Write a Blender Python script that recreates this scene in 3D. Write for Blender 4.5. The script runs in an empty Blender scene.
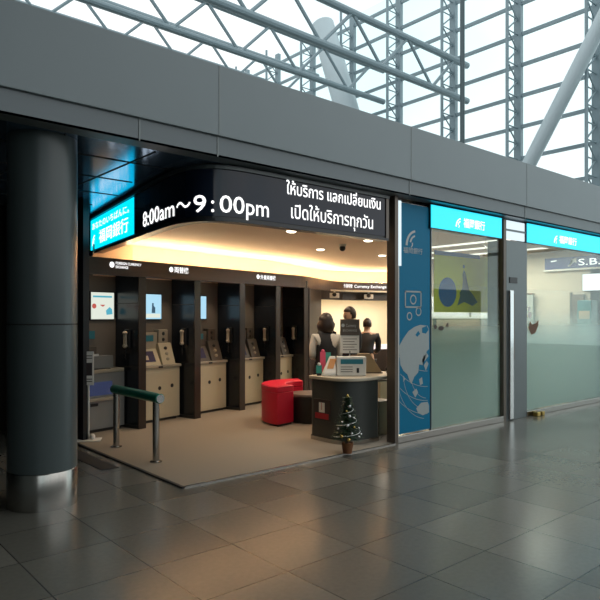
import bpy, bmesh, math, random
from mathutils import Vector, Matrix
random.seed(7)
S = bpy.context.scene
COL = S.collection
R_ = math.radians
PI = math.pi

# ------------------------------------------------------------------ materials
def lin(c):
    return tuple((v/255/12.92 if v/255 <= .04045 else ((v/255+.055)/1.055)**2.4) for v in c)
def mat(name, rgb, rough=.5, metal=0., spec=.5, noise=0., scale=20., stretch=None, bump=0., coat=0.):
    m = bpy.data.materials.new(name); m.use_nodes = True
    nt = m.node_tree; b = nt.nodes['Principled BSDF']
    c = rgb
    b.inputs['Base Color'].default_value = (*c, 1)
    b.inputs['Roughness'].default_value = rough
    b.inputs['Metallic'].default_value = metal
    b.inputs['Specular IOR Level'].default_value = spec
    b.inputs['Coat Weight'].default_value = coat
    tc = nt.nodes.new('ShaderNodeTexCoord'); mp = nt.nodes.new('ShaderNodeMapping')
    nt.links.new(tc.outputs['Object'], mp.inputs[0])
    if stretch: mp.inputs['Scale'].default_value = stretch
    n = nt.nodes.new('ShaderNodeTexNoise'); n.inputs['Scale'].default_value = scale; n.inputs['Detail'].default_value = 3
    nt.links.new(mp.outputs[0], n.inputs['Vector'])
    k = max(noise, .04)
    mr = nt.nodes.new('ShaderNodeMapRange'); mr.inputs['To Min'].default_value = 1-k; mr.inputs['To Max'].default_value = 1+k
    nt.links.new(n.outputs[0], mr.inputs[0])
    mx = nt.nodes.new('ShaderNodeVectorMath'); mx.operation = 'SCALE'; mx.inputs[0].default_value = c
    nt.links.new(mr.outputs[0], mx.inputs['Scale']); nt.links.new(mx.outputs[0], b.inputs['Base Color'])
    if bump:
        bp = nt.nodes.new('ShaderNodeBump'); bp.inputs['Strength'].default_value = bump; bp.inputs['Distance'].default_value = .01
        nt.links.new(n.outputs[0], bp.inputs['Height']); nt.links.new(bp.outputs[0], b.inputs['Normal'])
    return m
def emis(name, rgb, st=1., base=(.02,.02,.02)):
    m = bpy.data.materials.new(name); m.use_nodes = True
    b = m.node_tree.nodes['Principled BSDF']
    b.inputs['Base Color'].default_value = (*base, 1); b.inputs['Roughness'].default_value = .25
    b.inputs['Emission Color'].default_value = (*rgb, 1); b.inputs['Emission Strength'].default_value = st
    return m
def glass(name, tint=(.86,.93,.9), refl=1.0, rough=.0):
    m = bpy.data.materials.new(name); m.use_nodes = True; nt = m.node_tree; nt.nodes.clear()
    o = nt.nodes.new('ShaderNodeOutputMaterial'); mx = nt.nodes.new('ShaderNodeMixShader')
    t = nt.nodes.new('ShaderNodeBsdfTransparent'); t.inputs[0].default_value = (*tint, 1)
    g = nt.nodes.new('ShaderNodeBsdfGlossy'); g.inputs['Roughness'].default_value = rough
    f = nt.nodes.new('ShaderNodeFresnel'); f.inputs[0].default_value = 1.52
    k = nt.nodes.new('ShaderNodeMath'); k.operation = 'MULTIPLY'; k.inputs[1].default_value = refl
    ge = nt.nodes.new('ShaderNodeNewGeometry'); io = nt.nodes.new('ShaderNodeMapRange')
    io.inputs['To Min'].default_value = 1.52; io.inputs['To Max'].default_value = 1/1.52
    nt.links.new(ge.outputs['Backfacing'], io.inputs[0]); nt.links.new(io.outputs[0], f.inputs[0])
    nt.links.new(f.outputs[0], k.inputs[0]); nt.links.new(k.outputs[0], mx.inputs[0])
    nt.links.new(t.outputs[0], mx.inputs[1]); nt.links.new(g.outputs[0], mx.inputs[2]); nt.links.new(mx.outputs[0], o.inputs[0])
    return m
def film_mat():
    # frosted dot film: dense at the bottom of the pane, fading out at eye height (a printed gradient)
    m = bpy.data.materials.new('frosted_film'); m.use_nodes = True; nt = m.node_tree; nt.nodes.clear()
    o = nt.nodes.new('ShaderNodeOutputMaterial'); mx = nt.nodes.new('ShaderNodeMixShader')
    t = nt.nodes.new('ShaderNodeBsdfTransparent'); t.inputs[0].default_value = (1,1,1,1)
    d = nt.nodes.new('ShaderNodeBsdfDiffuse'); d.inputs[0].default_value = (.50,.61,.61,1)
    tr = nt.nodes.new('ShaderNodeBsdfTranslucent'); tr.inputs[0].default_value = (.50,.61,.61,1)
    a = nt.nodes.new('ShaderNodeMixShader'); a.inputs[0].default_value = .45
    nt.links.new(d.outputs[0], a.inputs[1]); nt.links.new(tr.outputs[0], a.inputs[2])
    g = nt.nodes.new('ShaderNodeNewGeometry'); sp = nt.nodes.new('ShaderNodeSeparateXYZ')
    mr = nt.nodes.new('ShaderNodeMapRange'); mr.interpolation_type = 'SMOOTHSTEP'
    mr.inputs['From Min'].default_value = .95; mr.inputs['From Max'].default_value = 1.75
    mr.inputs['To Min'].default_value = .9; mr.inputs['To Max'].default_value = .06
    nt.links.new(g.outputs['Position'], sp.inputs[0]); nt.links.new(sp.outputs[2], mr.inputs[0])
    nt.links.new(mr.outputs[0], mx.inputs[0]); nt.links.new(t.outputs[0], mx.inputs[1]); nt.links.new(a.outputs[0], mx.inputs[2])
    nt.links.new(mx.outputs[0], o.inputs[0]); return m
def tile_mat():
    m = bpy.data.materials.new('floor_tile'); m.use_nodes = True; nt = m.node_tree; b = nt.nodes['Principled BSDF']
    tc = nt.nodes.new('ShaderNodeTexCoord'); mp = nt.nodes.new('ShaderNodeMapping'); mp.inputs['Location'].default_value = (.02, .13, 0)
    nt.links.new(tc.outputs['Object'], mp.inputs[0])
    br = nt.nodes.new('ShaderNodeTexBrick'); br.offset = 0; br.inputs['Scale'].default_value = 1
    br.inputs['Brick Width'].default_value = .6; br.inputs['Row Height'].default_value = .6
    br.inputs['Mortar Size'].default_value = .005; br.inputs['Mortar Smooth'].default_value = .2
    br.inputs['Color1'].default_value = (.115,.108,.09,1); br.inputs['Color2'].default_value = (.165,.155,.13,1)
    br.inputs['Mortar'].default_value = (.05,.047,.04,1)
    nt.links.new(mp.outputs[0], br.inputs[0])
    n = nt.nodes.new('ShaderNodeTexNoise'); n.inputs['Scale'].default_value = 30; nt.links.new(mp.outputs[0], n.inputs['Vector'])
    mx = nt.nodes.new('ShaderNodeMix'); mx.data_type = 'RGBA'; mx.blend_type = 'MULTIPLY'; mx.inputs[0].default_value = .25
    nt.links.new(br.outputs[0], mx.inputs[6]); nt.links.new(n.outputs[0], mx.inputs[7]); nt.links.new(mx.outputs[2], b.inputs['Base Color'])
    b.inputs['Roughness'].default_value = .23
    b.inputs['Specular IOR Level'].default_value = .36
    bp = nt.nodes.new('ShaderNodeBump'); bp.inputs['Strength'].default_value = .25; bp.inputs['Distance'].default_value = .003; bp.invert = True
    nt.links.new(br.outputs['Fac'], bp.inputs['Height']); nt.links.new(bp.outputs[0], b.inputs['Normal'])
    return m

M = dict(
 tile=tile_mat(),
 carpet=mat('beige_carpet', (.255,.215,.165), .85, noise=.25, scale=90, bump=.15),
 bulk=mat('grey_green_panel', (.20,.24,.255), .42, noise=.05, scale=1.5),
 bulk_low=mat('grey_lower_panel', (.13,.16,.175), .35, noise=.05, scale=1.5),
 seam=mat('panel_seam', (.22,.25,.25), .4),
 seamdark=mat('dark_gap', (.02,.02,.02), .7),
 soffit=mat('glossy_soffit', (.20,.34,.52), .14, metal=.8),
 col=mat('column_enamel', (.060,.078,.080), .30, noise=.05, scale=3),
 steel=mat('brushed_steel', (.42,.40,.37), .22, 1., noise=.12, scale=6, stretch=(30,30,.4)),
 chrome=mat('chrome', (.75,.75,.75), .12, 1.),
 dark=mat('black_frame', (.012,.013,.016), .3),
 led=mat('led_screen', (.006,.012,.028), .10, spec=.35),
 white=emis('white_light', (1,1,1), 1.15),
 cyan=emis('cyan_lightbox', (.0,.50,.72), 1.3),
 wood=mat('dark_wood', (.030,.019,.014), .33, noise=.3, scale=5, stretch=(4,4,.35)),
 headwood=mat('header_wood', (.050,.030,.022), .35, noise=.3, scale=5, stretch=(.4,.4,6)),
 part=mat('glossy_black_partition', (.010,.013,.018), .22, noise=.1, scale=4),
 bayback=mat('taupe_bay_back', (.16,.135,.11), .45, noise=.05, scale=10),
 peach=mat('peach_ceiling', (.86,.67,.50), .6),
 peachwall=mat('peach_cove_wall', (.75,.55,.40), .6),
 cream=mat('cream_enamel', (.50,.43,.30), .4, noise=.05, scale=8),
 creamd=mat('cream_console', (.34,.30,.23), .4, noise=.05, scale=8),
 greym=mat('grey_machine', (.22,.22,.21), .4, noise=.08, scale=8),
 black=mat('black_plastic', (.012,.012,.013), .35),
 teal=mat('teal_label', (.02,.17,.22), .4),
 bluescr=emis('blue_screen', (.05,.07,.17), .35),
 violet=mat('violet_touchscreen', (.05,.045,.10), .2),
 handset=mat('handset_ivory', (.45,.38,.29), .4),
 green=mat('green_rail', (.004,.22,.14), .3, noise=.1, scale=20),
 red=mat('red_leatherette', (.66,.008,.040), .42, noise=.08, scale=8),
 blackl=mat('black_leatherette', (.012,.011,.011), .4),
 blacktop=mat('brown_pad_top', (.09,.065,.055), .5),
 desk=mat('charcoal_desk', (.040,.044,.040), .38, noise=.06, scale=4),
 desktop=mat('beige_desktop', (.50,.44,.34), .35),
 officewall=mat('cream_office_wall', (.80,.70,.52), .7),
 roomwall=mat('beige_room_wall', (.52,.46,.37), .7, noise=.05, scale=3),
 roomceil=mat('beige_room_ceiling', (.42,.33,.27), .7),
 greyp=mat('grey_partition', (.30,.32,.30), .5),
 blue=mat('blue_film', (.0,.155,.29), .55, spec=.25, noise=.04, scale=2),
 filmgrey=mat('grey_print', (.33,.37,.37), .5),
 filmlogo=mat('silver_print', (.42,.45,.45), .4),
 navy=mat('navy_sign', (.008,.022,.15), .35),
 yellow=mat('olive_yellow_poster', (.80,.70,.04), .5, noise=.12, scale=4),
 pblue=mat('poster_blue', (.012,.12,.38), .5),
 pdark=mat('poster_slate', (.07,.13,.17), .5),
 paper=mat('paper_white', (.70,.68,.63), .6),
 winrefl=mat('window_reflection_white', (.90,.92,.92), .5), skyrefl=emis('sky_reflection_glow',(.62,.74,.80),.9),  # both stand in for reflections: hall windows as white, sky as painted glow
 brownpost=mat('bronze_post', (.13,.105,.085), .35, .3),
 greypost=mat('grey_pillar_panel', (.15,.175,.18), .3, .3),
 tealk=mat('teal_kiosk', (.03,.17,.19), .4),
 kiosk=mat('kiosk_grey', (.32,.35,.36), .4),
 farpost=mat('dark_pipe',(.05,.08,.09),.4), truss=mat('truss_steel', (.20,.27,.30), .45, noise=.05, scale=2),
 trussp=mat('pale_tube', (.42,.50,.53), .4),
 farwall=mat('far_wall', (.10,.115,.11), .6, noise=.1, scale=1),
 farpan=mat('far_panel', (.20,.23,.21), .5),
 roof=mat('roof_and_shade_slab', (.14,.15,.15), .7),
 skin=mat('skin', (.50,.30,.20), .5, noise=.03),
 hair=mat('dark_hair', (.026,.013,.009), .45, noise=.3, scale=60, stretch=(1,1,.15)),
 suit=mat('black_suit', (.012,.012,.015), .7),
 shirt=mat('white_shirt', (.60,.57,.52), .7),
 leafg=mat('tree_green', (.012,.045,.014), .6, noise=.3, scale=60),
 bark=mat('tree_bark', (.07,.04,.02), .8),
 pot=mat('brown_pot', (.20,.075,.025), .6),
 silver=mat('silver_bauble', (.7,.7,.68), .2, .6),
 gold=mat('gold_bauble', (.6,.42,.12), .25, .7),
 snow=mat('white_garland', (.75,.75,.72), .7),
 pink=mat('pink_card', (.75,.10,.18), .5),
 mint=mat('teal_card', (.05,.35,.28), .5),
 orange=mat('orange_screen', (.55,.25,.08), .4),
 signgrey=mat('taupe_sign', (.085,.07,.055), .5),
 card=mat('kraft_board', (.42,.32,.20), .7),
 redprint=mat('red_print', (.42,.01,.02), .5),
 brass=mat('brass', (.55,.38,.10), .3, .9),
 stickbrown=mat('sticker_brown', (.13,.06,.03), .6),
 glass=glass('clear_glass'), farglass=glass('far_glass',(.95,1,1),.08), film=film_mat(),
 cove=emis('cove_strip', (1.,.70,.38), 42.),
 lamp=emis('lamp_disc', (1.,.88,.70), 6.),
 strip=emis('ceiling_strip', (1.,.93,.82), 1.2),
 scrw=emis('monitor_white', (.62,.66,.58), .9), scrb=emis('monitor_blue', (.35,.60,.75), .9),
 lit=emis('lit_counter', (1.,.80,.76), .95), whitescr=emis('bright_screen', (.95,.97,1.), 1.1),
 mred=emis('monitor_red', (.55,.10,.08), .7), mblue=emis('monitor_cyan', (.08,.38,.50), .8), mdark=emis('monitor_dark', (.04,.10,.16), .7),
 sticker=mat('dark_sticker', (.03,.02,.02), .5),
)

# ------------------------------------------------------------------ mesh builder
class MB:
    def __init__(s): s.bm = bmesh.new()
    def face(s, pts):
        vs = [s.bm.verts.new(p) for p in pts]
        try: return s.bm.faces.new(vs)
        except ValueError: return None
    def box(s, x0, x1, y0, y1, z0, z1, f=None):
        P = [(x0,y0,z0),(x1,y0,z0),(x1,y1,z0),(x0,y1,z0),(x0,y0,z1),(x1,y0,z1),(x1,y1,z1),(x0,y1,z1)]
        if f: P = [f(p) for p in P]
        v = [s.bm.verts.new(p) for p in P]
        for q in ((3,2,1,0),(4,5,6,7),(0,1,5,4),(1,2,6,5),(2,3,7,6),(3,0,4,7)): s.bm.faces.new([v[i] for i in q])
        return s
    def prism(s, poly, z0, z1, f=None):
        a = [(x,y,z0) for x,y in poly]; b = [(x,y,z1) for x,y in poly]
        if f: a = [f(p) for p in a]; b = [f(p) for p in b]
        va = [s.bm.verts.new(p) for p in a]; vb = [s.bm.verts.new(p) for p in b]; n = len(poly)
        s.bm.faces.new(va[::-1]); s.bm.faces.new(vb)
        for i in range(n): s.bm.faces.new([va[i], va[(i+1)%n], vb[(i+1)%n], vb[i]])
        return s
    def wall(s, path, z0, z1, th):           # ribbon wall along plan path, thickness to the right-hand side
        L = offset(path, th)
        n = len(path); rows = []
        for (x,y),(u,v) in zip(path, L):
            rows.append([s.bm.verts.new(p) for p in ((x,y,z0),(x,y,z1),(u,v,z1),(u,v,z0))])
        for a,b in zip(rows, rows[1:]):
            for i in range(4): s.bm.faces.new([a[i], b[i], b[(i+1)%4], a[(i+1)%4]])
        s.bm.faces.new(rows[0][::-1]); s.bm.faces.new(rows[-1]); return s
    def tube(s, p0, p1, r0, r1=None, seg=12, cap=True):
        p0, p1 = Vector(p0), Vector(p1); r1 = r0 if r1 is None else r1
        d = (p1-p0).normalized(); a = d.orthogonal().normalized(); b = d.cross(a)
        A = [s.bm.verts.new(p0+(a*math.cos(t)+b*math.sin(t))*r0) for t in (2*PI*i/seg for i in range(seg))]
        B = [s.bm.verts.new(p1+(a*math.cos(t)+b*math.sin(t))*r1) for t in (2*PI*i/seg for i in range(seg))]
        for i in range(seg): s.bm.faces.new([A[i],A[(i+1)%seg],B[(i+1)%seg],B[i]])
        if cap: s.bm.faces.new(A[::-1]); s.bm.faces.new(B)
        return s
    def lathe(s, prof, c=(0,0,0), seg=24, a0=0, a1=2*PI):
        full = abs(a1-a0-2*PI) < 1e-6; n = seg if full else seg+1; rings = []
        for r,z in prof:
            rings.append([s.bm.verts.new((c[0]+r*math.cos(a0+(a1-a0)*i/seg), c[1]+r*math.sin(a0+(a1-a0)*i/seg), c[2]+z)) for i in range(n)])
        for A,B in zip(rings, rings[1:]):
            for i in range(seg): s.bm.faces.new([A[i],A[(i+1)%n],B[(i+1)%n],B[i]])
        if full:
            if prof[0][0] > 1e-4: s.bm.faces.new(rings[0][::-1])
            if prof[-1][0] > 1e-4: s.bm.faces.new(rings[-1])
        return s
    def ball(s, c, r, sc=(1,1,1), u=12, v=8):
        m = Matrix.Translation(c) @ Matrix.Diagonal((*[r*k for k in sc],1))
        bmesh.ops.create_uvsphere(s.bm, u_segments=u, v_segments=v, radius=1, matrix=m); return s
    def build(s, name, m, parent=None, bevel=0, smooth=False, loc=None, rz=0, seg=2):
        bm = s.bm
        bmesh.ops.remove_doubles(bm, verts=bm.verts, dist=1e-6)
        bmesh.ops.recalc_face_normals(bm, faces=bm.faces)
        me = bpy.data.meshes.new(name); bm.to_mesh(me); bm.free()
        me.materials.append(M[m] if isinstance(m, str) else m)
        o = bpy.data.objects.new(name, me); COL.objects.link(o)
        if parent is not None: o.parent = parent
        if loc: o.location = loc
        if rz: o.rotation_euler.z = rz
        if smooth:
            me.polygons.foreach_set('use_smooth', [True]*len(me.polygons))
            me.set_sharp_from_angle(angle=R_(40))
        if bevel:
            b = o.modifiers.new('edge', 'BEVEL'); b.width = bevel; b.segments = seg; b.limit_method = 'ANGLE'
        return o
def offset(path, th):
    out = []
    for i,(x,y) in enumerate(path):
        a = path[max(i-1,0)]; b = path[min(i+1,len(path)-1)]
        dx,dy = b[0]-a[0], b[1]-a[1]; l = math.hypot(dx,dy); out.append((x-dy/l*th, y+dx/l*th))
    return out
def tag(o, label=None, cat=None, group=None, kind=None):
    if label: o['label'] = label
    if cat: o['category'] = cat
    if group: o['group'] = group
    if kind: o['kind'] = kind
    return o
def st(o): o['kind'] = 'structure'; return o
def empty(name, loc, rz=0, label=None, cat=None, group=None, kind=None):
    e = bpy.data.objects.new(name, None); COL.objects.link(e); e.location = loc; e.rotation_euler.z = rz
    e.empty_display_size = .05
    return tag(e, label, cat, group, kind)
def copy_tree(o, parent=None):
    c = o.copy(); COL.objects.link(c)
    if parent is not None: c.parent = parent
    for ch in list(o.children): copy_tree(ch, c)
    return c
_fontwarm = {}
def text_geo(s, bold=0.0):
    cu = bpy.data.curves.new('t', 'FONT'); cu.body = s; cu.size = 1; cu.offset = bold; cu.resolution_u = 3
    o = bpy.data.objects.new('t', cu); COL.objects.link(o)
    dg = bpy.context.evaluated_depsgraph_get(); dg.update()
    me = bpy.data.meshes.new_from_object(o.evaluated_get(dg))
    V = [tuple(v.co) for v in me.vertices]; Fc = [tuple(p.vertices) for p in me.polygons]
    bpy.data.objects.remove(o); bpy.data.curves.remove(cu); bpy.data.meshes.remove(me)
    return V, Fc
def text_on(name, s, m, parent, fn, w, h=None, base=0., left=0., bold=.0, capref=None, cut=None):
    """text fitted to width w; h = glyph height for 1 em cap (scale y); fn maps (u,v)->xyz (thin shell)"""
    V, Fc = text_geo(s, bold)
    if not V: return None
    x0 = min(v[0] for v in V); x1 = max(v[0] for v in V)
    sx = w/(x1-x0); sy = (h/.73) if h else sx
    bm = bmesh.new(); vs = [bm.verts.new(fn(left+(v[0]-x0)*sx, base+v[1]*sy)) for v in V]
    for f in Fc:
        try: bm.faces.new([vs[i] for i in f])
        except ValueError: pass
    me = bpy.data.meshes.new(name); bm.to_mesh(me); bm.free(); me.materials.append(M[m])
    o = bpy.data.objects.new(name, me); COL.objects.link(o); o.parent = parent
    return o
def polys_on(name, polys, m, parent, fn):
    bm = bmesh.new()
    for P in polys:
        try: bm.faces.new([bm.verts.new(fn(*p)) for p in P])
        except ValueError: pass
    bmesh.ops.triangulate(bm, faces=bm.faces)
    me = bpy.data.meshes.new(name); bm.to_mesh(me); bm.free(); me.materials.append(M[m])
    o = bpy.data.objects.new(name, me); COL.objects.link(o); o.parent = parent; return o
def arc(cx, cy, r, a0, a1, w0, w1, n=10):
    P = []; Q = []
    for i in range(n+1):
        t = i/n; a = R_(a0+(a1-a0)*t); w = w0+(w1-w0)*t
        P.append((cx+(r+w/2)*math.cos(a), cy+(r+w/2)*math.sin(a))); Q.append((cx+(r-w/2)*math.cos(a), cy+(r-w/2)*math.sin(a)))
    return [[P[i],P[i+1],Q[i+1],Q[i]] for i in range(n)]
def flogo(u, v, s):
    # swept F emblem in unit box: big curved stem, two swept bars
    def q(p): return (u+p[0]*s, v+p[1]*s)
    out = []
    for pl in arc(1.05,-.05,.98,178,98,.20,.13,12)+arc(1.0,.05,.58,165,100,.15,.10,8)+arc(.42,.1,.22,20,-70,.13,.05,6):
        out.append([q(p) for p in pl])
    return out
def disc(u, v, r, n=20): return [(u+r*math.cos(2*PI*i/n), v+r*math.sin(2*PI*i/n)) for i in range(n)]

# ------------------------------------------------------------------ camera
cd = bpy.data.cameras.new('camera'); cam = bpy.data.objects.new('camera', cd); COL.objects.link(cam)
cam.location = (0,0,1.55); cam.rotation_euler = (PI/2, 0, R_(-40.8)); cd.sensor_width = 36; cd.lens = 36*612/600; cd.shift_y = 17/600
cd.clip_end = 300; S.camera = cam
S.view_settings.view_transform = 'Standard'; S.view_settings.look = 'None'; S.view_settings.exposure = .45; S.view_settings.gamma = 1
S.view_settings.use_curve_mapping = False
S.cycles.use_denoising = True
try: S.cycles.denoiser = 'OPENIMAGEDENOISE'
except Exception: pass
S.cycles.max_bounces = 7; S.cycles.sample_clamp_indirect = 4
S.cycles.caustics_reflective = False; S.cycles.caustics_refractive = False; S.cycles.transparent_max_bounces = 12

# ------------------------------------------------------------------ world
w = bpy.data.worlds.new('overcast'); S.world = w; w.use_nodes = True; nt = w.node_tree
bg = nt.nodes['Background']
tc = nt.nodes.new('ShaderNodeTexCoord'); ns = nt.nodes.new('ShaderNodeTexNoise'); ns.inputs['Scale'].default_value = 2.2; ns.inputs['Detail'].default_value = 4
cr = nt.nodes.new('ShaderNodeValToRGB'); cr.color_ramp.elements[0].position = .35; cr.color_ramp.elements[0].color = (.74,.88,.92,1)
cr.color_ramp.elements[1].position = .6; cr.color_ramp.elements[1].color = (.98,1,1,1)
nt.links.new(tc.outputs['Generated'], ns.inputs['Vector']); nt.links.new(ns.outputs[0], cr.inputs[0]); nt.links.new(cr.outputs[0], bg.inputs[0])
bg.inputs[1].default_value = 1.0

# ------------------------------------------------------------------ geometry constants
RA = R_(13); U = Vector((math.cos(RA), math.sin(RA), 0)); N = Vector((-U.y, U.x, 0)); P0 = Vector((3.91, 7.82, 0))
def rw(k, t, z=0): return P0 + U*k + N*t + Vector((0,0,z))     # row frame: along, into wall, up
YF = 4.91                                                     # shopfront plane
YB = 4.75                                                     # bulkhead plane

# ------------------------------------------------------------------ shell
st(MB().box(-9, 34, -12, 48, -.1, 0).build('floor', 'tile'))
cp = [(2.83,4.90),(12.0,4.90),(12.0,8.8),(14.5,12.8),(8.2,14.2),(2.2,9.9),(2.75,7.6),(2.83,7.3)]
st(MB().prism(cp, .0, .012).build('floor_carpet', 'carpet'))
st(MB().box(2.80,2.83,4.87,7.5,0,.016).build('trim_1', 'seamdark'))
st(MB().box(2.83,5.75,4.875,4.90,0,.014).build('trim_2', 'steel'))
g = MB().box(2.52,2.70,5.98,7.15,0,.006)
tag(g.build('floor_hatch', 'seamdark', bevel=.001), 'narrow dark recessed access strip in the tiles beside the carpet edge', 'floor hatch')
# bulkhead
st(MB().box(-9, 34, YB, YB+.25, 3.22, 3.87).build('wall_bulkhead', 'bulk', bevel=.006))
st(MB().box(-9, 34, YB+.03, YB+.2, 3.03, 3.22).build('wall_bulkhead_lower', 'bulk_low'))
sm = MB()
for x in (-2.4, .35, 3.12, 5.89, 8.62, 11.4, 14.1, 16.9, 19.6, 22.4):
    sm.box(x-.006, x+.006, YB-.004, YB+.02, 3.22, 3.865)
    sm.box(x-.006, x+.006, YB+.024, YB+.05, 3.03, 3.22)
sm.box(2.335,2.347,YB+.024,YB+.05,3.03,3.22)
st(sm.build('trim_3', 'seam'))
# soffit
st(MB().box(-9, 5.9, YB+.2, 16, 3.03, 3.08).build('ceiling_soffit', 'soffit'))
st(MB().box(5.9, 34, YB+.2, 5.6, 3.03, 3.08).build('ceiling_soffit_right', 'soffit'))
st(MB().box(-9,34,YB+.03,YB+.2,3.0301,3.05).build('ceiling_soffit_lip','soffit'))
sm = MB()
for y in (5.5, 6.3, 7.1, 7.9, 8.7): sm.box(-8, 3.0 if y<7 else 3.2, y-.006, y+.006, 3.024, 3.031)
for x in (-1, .4, 1.8, 2.6): sm.box(x-.006, x+.006, 4.99, 9, 3.024, 3.031)
st(sm.build('trim_4', 'seamdark'))
st(MB().box(-9, 21, YB+.25, 16, 3.6, 3.65).build('ceiling_roof_slab', 'roof'))

# hall surroundings: far wall; unseen left wall and roof added to shade the left
st(MB().box(-9.2,-9,-12,16,0,8.5).build('wall_shade_left','farwall'))
st(MB().box(-9,9,15.8,16,0,3.6).build('wall_far','farwall'))
st(MB().box(-9,2.5,-12,4.7,7.6,7.8).build('ceiling_shade_left','roof'))
st(MB().box(-9,34,-12.2,-12,0,3.2).build('wall_concourse_back','farwall'))
for i,(x0,x1,z0,z1) in enumerate(((3.3,4.4,2.35,3.0),(3.1,3.75,.2,1.9))):
    o = MB().box(x0,x1,15.72,15.8,z0,z1).build('wall_panel','farpan',bevel=.01)
    tag(o, ('pale grey-green upper panel on the far wall behind the column','tall pale panel low on the far wall behind the column')[i], 'wall panel')

# round column
c = empty('round_column', (1.712,5.268,0), 0, 'dark grey-green round column with a brushed steel foot ring', 'column')
MB().lathe([(.272,.30),(.272,1.484)], seg=64).build('lower_shaft','col',c,smooth=True)
MB().lathe([(.272,1.496),(.272,3.03)], seg=64).build('upper_shaft','col',c,smooth=True)
MB().lathe([(.266,.29),(.266,3.03)], seg=64).build('joint_core','seamdark',c,smooth=True)
MB().lathe([(.276,0),(.276,.29),(.272,.297)], seg=64).build('foot_ring','steel',c,smooth=True)

# ------------------------------------------------------------------ curved LED sign
ctrl = [(3.62,9.15),(3.42,7.9),(3.24,6.75),(3.13,6.1),(3.06,5.55),(3.07,5.25),(3.16,5.05),(3.36,4.94),(3.7,4.91),(4.3,4.91),(5.0,4.91),(5.64,4.91)]
def cr_spline(P, n=10):
    out = []
    for i in range(len(P)-1):
        p0 = P[max(i-1,0)]; p1 = P[i]; p2 = P[i+1]; p3 = P[min(i+2,len(P)-1)]
        for j in range(n):
            t = j/n
            out.append(tuple(.5*((2*p1[k])+(-p0[k]+p2[k])*t+(2*p0[k]-5*p1[k]+4*p2[k]-p3[k])*t*t+(-p0[k]+3*p1[k]-3*p2[k]+p3[k])*t**3) for k in (0,1)))
    out.append(P[-1]); return out
path = cr_spline(ctrl)
cum = [0]
for a,b in zip(path, path[1:]): cum.append(cum[-1]+math.hypot(b[0]-a[0], b[1]-a[1]))
def along(s, out=.0):
    s = min(max(s,0), cum[-1]-1e-6)
    i = max(j for j in range(len(cum)) if cum[j] <= s); i = min(i, len(path)-2)
    t = (s-cum[i])/(cum[i+1]-cum[i]); a,b = path[i],path[i+1]
    dx,dy = (b[0]-a[0])/(cum[i+1]-cum[i]), (b[1]-a[1])/(cum[i+1]-cum[i])
    return (a[0]+dx*(s-cum[i])+dy*out, a[1]+dy*(s-cum[i])-dx*out)   # out = towards the hall
def s_of(x=None, y=None):
    best = None
    for i,(px,py) in enumerate(path):
        e = abs(px-x) if x is not None else abs(py-y)
        if (x is not None and py > 5.0) or (y is not None and py < 5.2): continue
        if best is None or e < best[0]: best = (e, cum[i])
    return best[1]
def sub(s0, s1, out, n=60): return [along(s0+(s1-s0)*i/n, out) for i in range(n+1)]
LT = cum[-1]
sg = empty('led_sign_board', (0,0,0), 0, 'long curved black LED sign board wrapping the shop corner, with white opening hours', 'LED sign')
MB().wall(sub(0,LT,0,90), 2.50, 2.985, .10).build('housing','dark',sg)
def wallout(mb, s0, s1, z0, z1, o0, o1, n=60):
    a = sub(s0,s1,o0,n); b = sub(s0,s1,o1,n); bm = mb.bm; rows=[]
    for p,q in zip(a,b): rows.append([bm.verts.new(v) for v in ((p[0],p[1],z0),(p[0],p[1],z1),(q[0],q[1],z1),(q[0],q[1],z0))])
    for A,B in zip(rows,rows[1:]):
        for i in range(4): bm.faces.new([A[i],B[i],B[(i+1)%4],A[(i+1)%4]])
    bm.faces.new(rows[0][::-1]); bm.faces.new(rows[-1]); return mb
s_c1 = s_of(y=6.76)                      # cyan ends
s_c0 = .30
wallout(MB(), s_c1+.03, LT-.06, 2.52, 2.975, .001, .008, 80).build('screen','led',sg,smooth=True)
wallout(MB(), 0, LT, 2.975, 3.01, -.08, .03, 80).build('top_rail','col',sg)
wallout(MB(), 0, LT, 2.47, 2.50, -.10, .02, 80).build('bottom_rail','dark',sg)
x0,y0 = along(LT-.05,.012); MB().box(x0,x0+.05,YF-.02,YF+.1,2.5,2.985).build('end_frame','brownpost',sg)
cy = wallout(MB(), s_c0, s_c1, 2.53, 2.965, .001, .010, 20).build('cyan_panel','cyan',sg); cy['label'] = 'cyan backlit panel with the bank name'
def onsign(s0, out=.013): return lambda u,v: (*along(s0+u, out), v)
LC = s_c1-s_c0
polys_on('logo', flogo(.12,2.585,.15), 'white', cy, onsign(s_c0,.014))
text_on('slogan', 'あなたのいちばんに。', 'white', cy, onsign(s_c0,.014), LC*.86, .080, 2.82, .12, .0)
text_on('bank_name', '福岡銀行', 'white', cy, onsign(s_c0,.014), LC*.66, .145, 2.60, .52, .004)
sA = s_of(y=6.33); sB = s_of(x=3.80)
for t_,a_,b_ in (('8:00am',2.82,3.75),('～',3.79,4.01),('9',4.045,4.175),(':',4.222,4.25),('00',4.30,4.555),('pm',4.575,4.85)):
    text_on('opening_hours', t_, 'white', sg, onsign(a_), b_-a_, .172, 2.56, 0, .006)
s1 = s_of(x=4.02); s1b = s_of(x=5.50); s2 = s_of(x=4.12); s2b = s_of(x=5.38)
text_on('thai_lettering', 'ให้บริการ แลกเปลี่ยนเงิน', 'white', sg, onsign(s1), s1b-s1, .125, 2.83, 0, .010)
text_on('thai_lettering', 'เปิดให้บริการทุกวัน', 'white', sg, onsign(s2), s2b-s2, .145, 2.585, 0, .006)

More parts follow.
